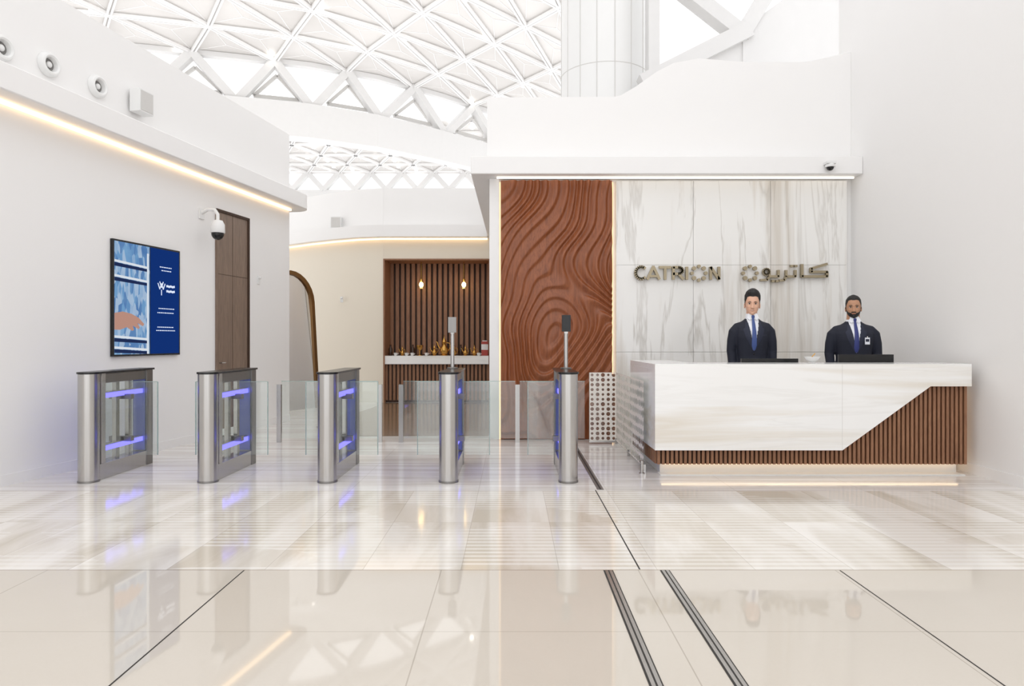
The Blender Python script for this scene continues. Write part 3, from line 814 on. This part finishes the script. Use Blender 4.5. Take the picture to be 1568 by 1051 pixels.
    def hairline(a):
        return interp(abs(a),[0,.45,.80,.98,1.12,1.30,1.42,1.55,1.75,2.2,math.pi],[.80,.81,.78,.66,.60,.52,.38,.42,.45,.22,.14])
    def beardamt(a,t):
        if not beard: return 0
        up=interp(abs(a),[0,.25,.5,.9,1.3,1.5],[.17,.20,.24,.27,.38,.52])
        if abs(a)<1.5 and t<up: return 1
        if abs(a)<.38 and .24<t<.28: return 1
        return 0
    vs=[];fs=[];fm=[]
    for i in range(NT_+1):
        t=i/NT_
        w,f,bk_=interp(t,ts,ww),interp(t,ts,ff),interp(t,ts,bb)
        for k_ in range(NA):
            a=2*math.pi*k_/NA-math.pi
            sx,cy_=math.sin(a),math.cos(a)
            dep=f if cy_>0 else bk_
            px,py=w*math.copysign(abs(sx)**.92,sx),-dep*math.copysign(abs(cy_)**.92,cy_)
            add=0
            nb=interp(t,[.265,.30,.34,.50,.56],[0,.024,.023,.006,0]); add+=nb*g(a,.14 if t>.38 else .20)
            add+=.005*g(a,.33)*g(t-.215,.022)+.005*g(a,.28)*g(t-.165,.02)-.004*g(a,.4)*g(t-.19,.01)
            add+=-.011*(g(a-.40,.17)+g(a+.40,.17))*g(t-.485,.045)+.004*g(a,.75)*g(t-.565,.03)
            add+=.007*g(a,.3)*g(t-.06,.05)+.004*(g(a-.70,.25)+g(a+.70,.25))*g(t-.36,.06)
            hl=hairline(a); hv=0
            if t>hl:
                e=min(1,(t-hl)/.05); hv=e*(.005+hairvol*max(0,(t-.62))/.38*(1.0+.5*max(0,cy_)))
                hv+=e*(.4+hairvol*30)*.0018*math.sin(19*a+14*t)*math.sin(25*t+4*a)
            bd=.005*beardamt(a,t)
            L=math.hypot(px,py)+1e-6; m_=(L+add+hv*.8+bd)/L
            vs.append((px*m_,py*m_,z0+hh*t+(hv*1.1*min(1,max(0,(t-.7)/.1)))))
    for i in range(NT_):
        for k_ in range(NA):
            k2=(k_+1)%NA; fs.append((i*NA+k_,i*NA+k2,(i+1)*NA+k2,(i+1)*NA+k_))
            t=(i+.5)/NT_; a=2*math.pi*(k_+.5)/NA-math.pi
            if t>hairline(a): fm.append(hr)
            elif beardamt(a,t) and not(abs(a)<.24 and .17<t<.215): fm.append(hr)
            elif (not beard) and abs(a)<.30 and .238<t<.254: fm.append('must')
            else: fm.append(sk)
    must=plain(name+'_stubble',tuple(int(s_*.7+h_*.3) for s_,h_ in zip(skin,hair)),.6)
    b=B(); b.add(vs,[],sk)
    for f_,mm in zip(fs,fm):
        b.f.append(list(f_)); b.m.append(b.mi(must if mm=='must' else mm))
    b.f.append([NT_*NA+k_ for k_ in range(NA)]); b.m.append(b.mi(hr)); b.f.append([k_ for k_ in range(NA)][::-1]); b.m.append(b.mi(sk))
    b.build('head',smooth=70,parent=HE)
    b=B(); eyew=plain(name+'_eyewhite',(215,208,202),.3); iris=plain(name+'_iris',(38,24,16),.2); lip=plain(name+'_lip',tuple(int(a_*b_) for a_,b_ in zip(skin,(.82,.62,.60))),.45)
    ze=z0+hh*.487
    for sx in(-1,1):
        b.ell((sx*.032,-.0715,ze),(.0135,.010,.0062),eyew,14,8); b.ell((sx*.032,-.0795,ze),(.0060,.004,.0058),iris,12,8)
        b.tube([(sx*.018,-.0805,ze+.007),(sx*.032,-.082,ze+.009),(sx*.046,-.0735,ze+.005)],[.0018,.0024,.0015],hr,8)
        b.tube([(sx*.014,-.0915,ze+.019),(sx*.030,-.0895,ze+.0225),(sx*.049,-.075,ze+.017)],[.0028,.0038,.002],hr,8)
        b.ell((sx*.078,.006,z0+hh*.42),(.009,.019,.031),sk,14,10)
    zm=z0+hh*.192
    dz=.005 if not beard else .001
    b.tube([(-.026,-.081,zm+dz),(-.012,-.0925,zm),(0,-.095,zm-.001),(.012,-.0925,zm),(.026,-.081,zm+dz)],[.0015,.0040,.0042,.0040,.0015],lip,10)
    if not beard: b.tube([(-.019,-.0925,zm+.003),(0,-.0990,zm+.0005),(.019,-.0925,zm+.003)],[.0010,.0022,.0010],eyew,8)
    b.build('face_features',parent=HE)
    return E
man('receptionist',2.67,7.60,1.825,1.0,(218,172,146),(20,16,15),False,False,(60,82,140),.024,-.14,(-9,2))
man('receptionist',3.80,7.60,1.785,1.16,(184,138,108),(18,15,14),True,True,(46,56,120),.006,-.20,(-12,0))

# ------------------------------------------------------------------ light
w=bpy.data.worlds.new('sky'); sc.world=w; w.use_nodes=True
bg=w.node_tree.nodes['Background']; bg.inputs[0].default_value=(.995,.993,1,1); bg.inputs[1].default_value=1.55
def area(name,loc,rot,size,energy,col=(1,.98,.96)):
    L=bpy.data.lights.new(name,'AREA'); L.shape='RECTANGLE'; L.size,L.size_y=size; L.energy=energy; L.color=col
    o=bpy.data.objects.new(name,L); COL.objects.link(o); o.location=loc; o.rotation_euler=rot; return o
area('ceiling_fill_light',(-6,17.5,5.0),(math.pi,0,0),(12,3),280)  # added fill, hidden behind the walls, brightens the canopy from below

cam=bpy.data.cameras.new('camera'); cam.lens=24.0; cam.sensor_width=36; cam.shift_y=-.0022
co=bpy.data.objects.new('camera',cam); COL.objects.link(co); co.location=(0,0,1.3); co.rotation_euler=(math.radians(90),0,0)
cam.clip_end=200
sc.camera=co
sc.view_settings.view_transform='Standard'
sc.view_settings.exposure=0.0
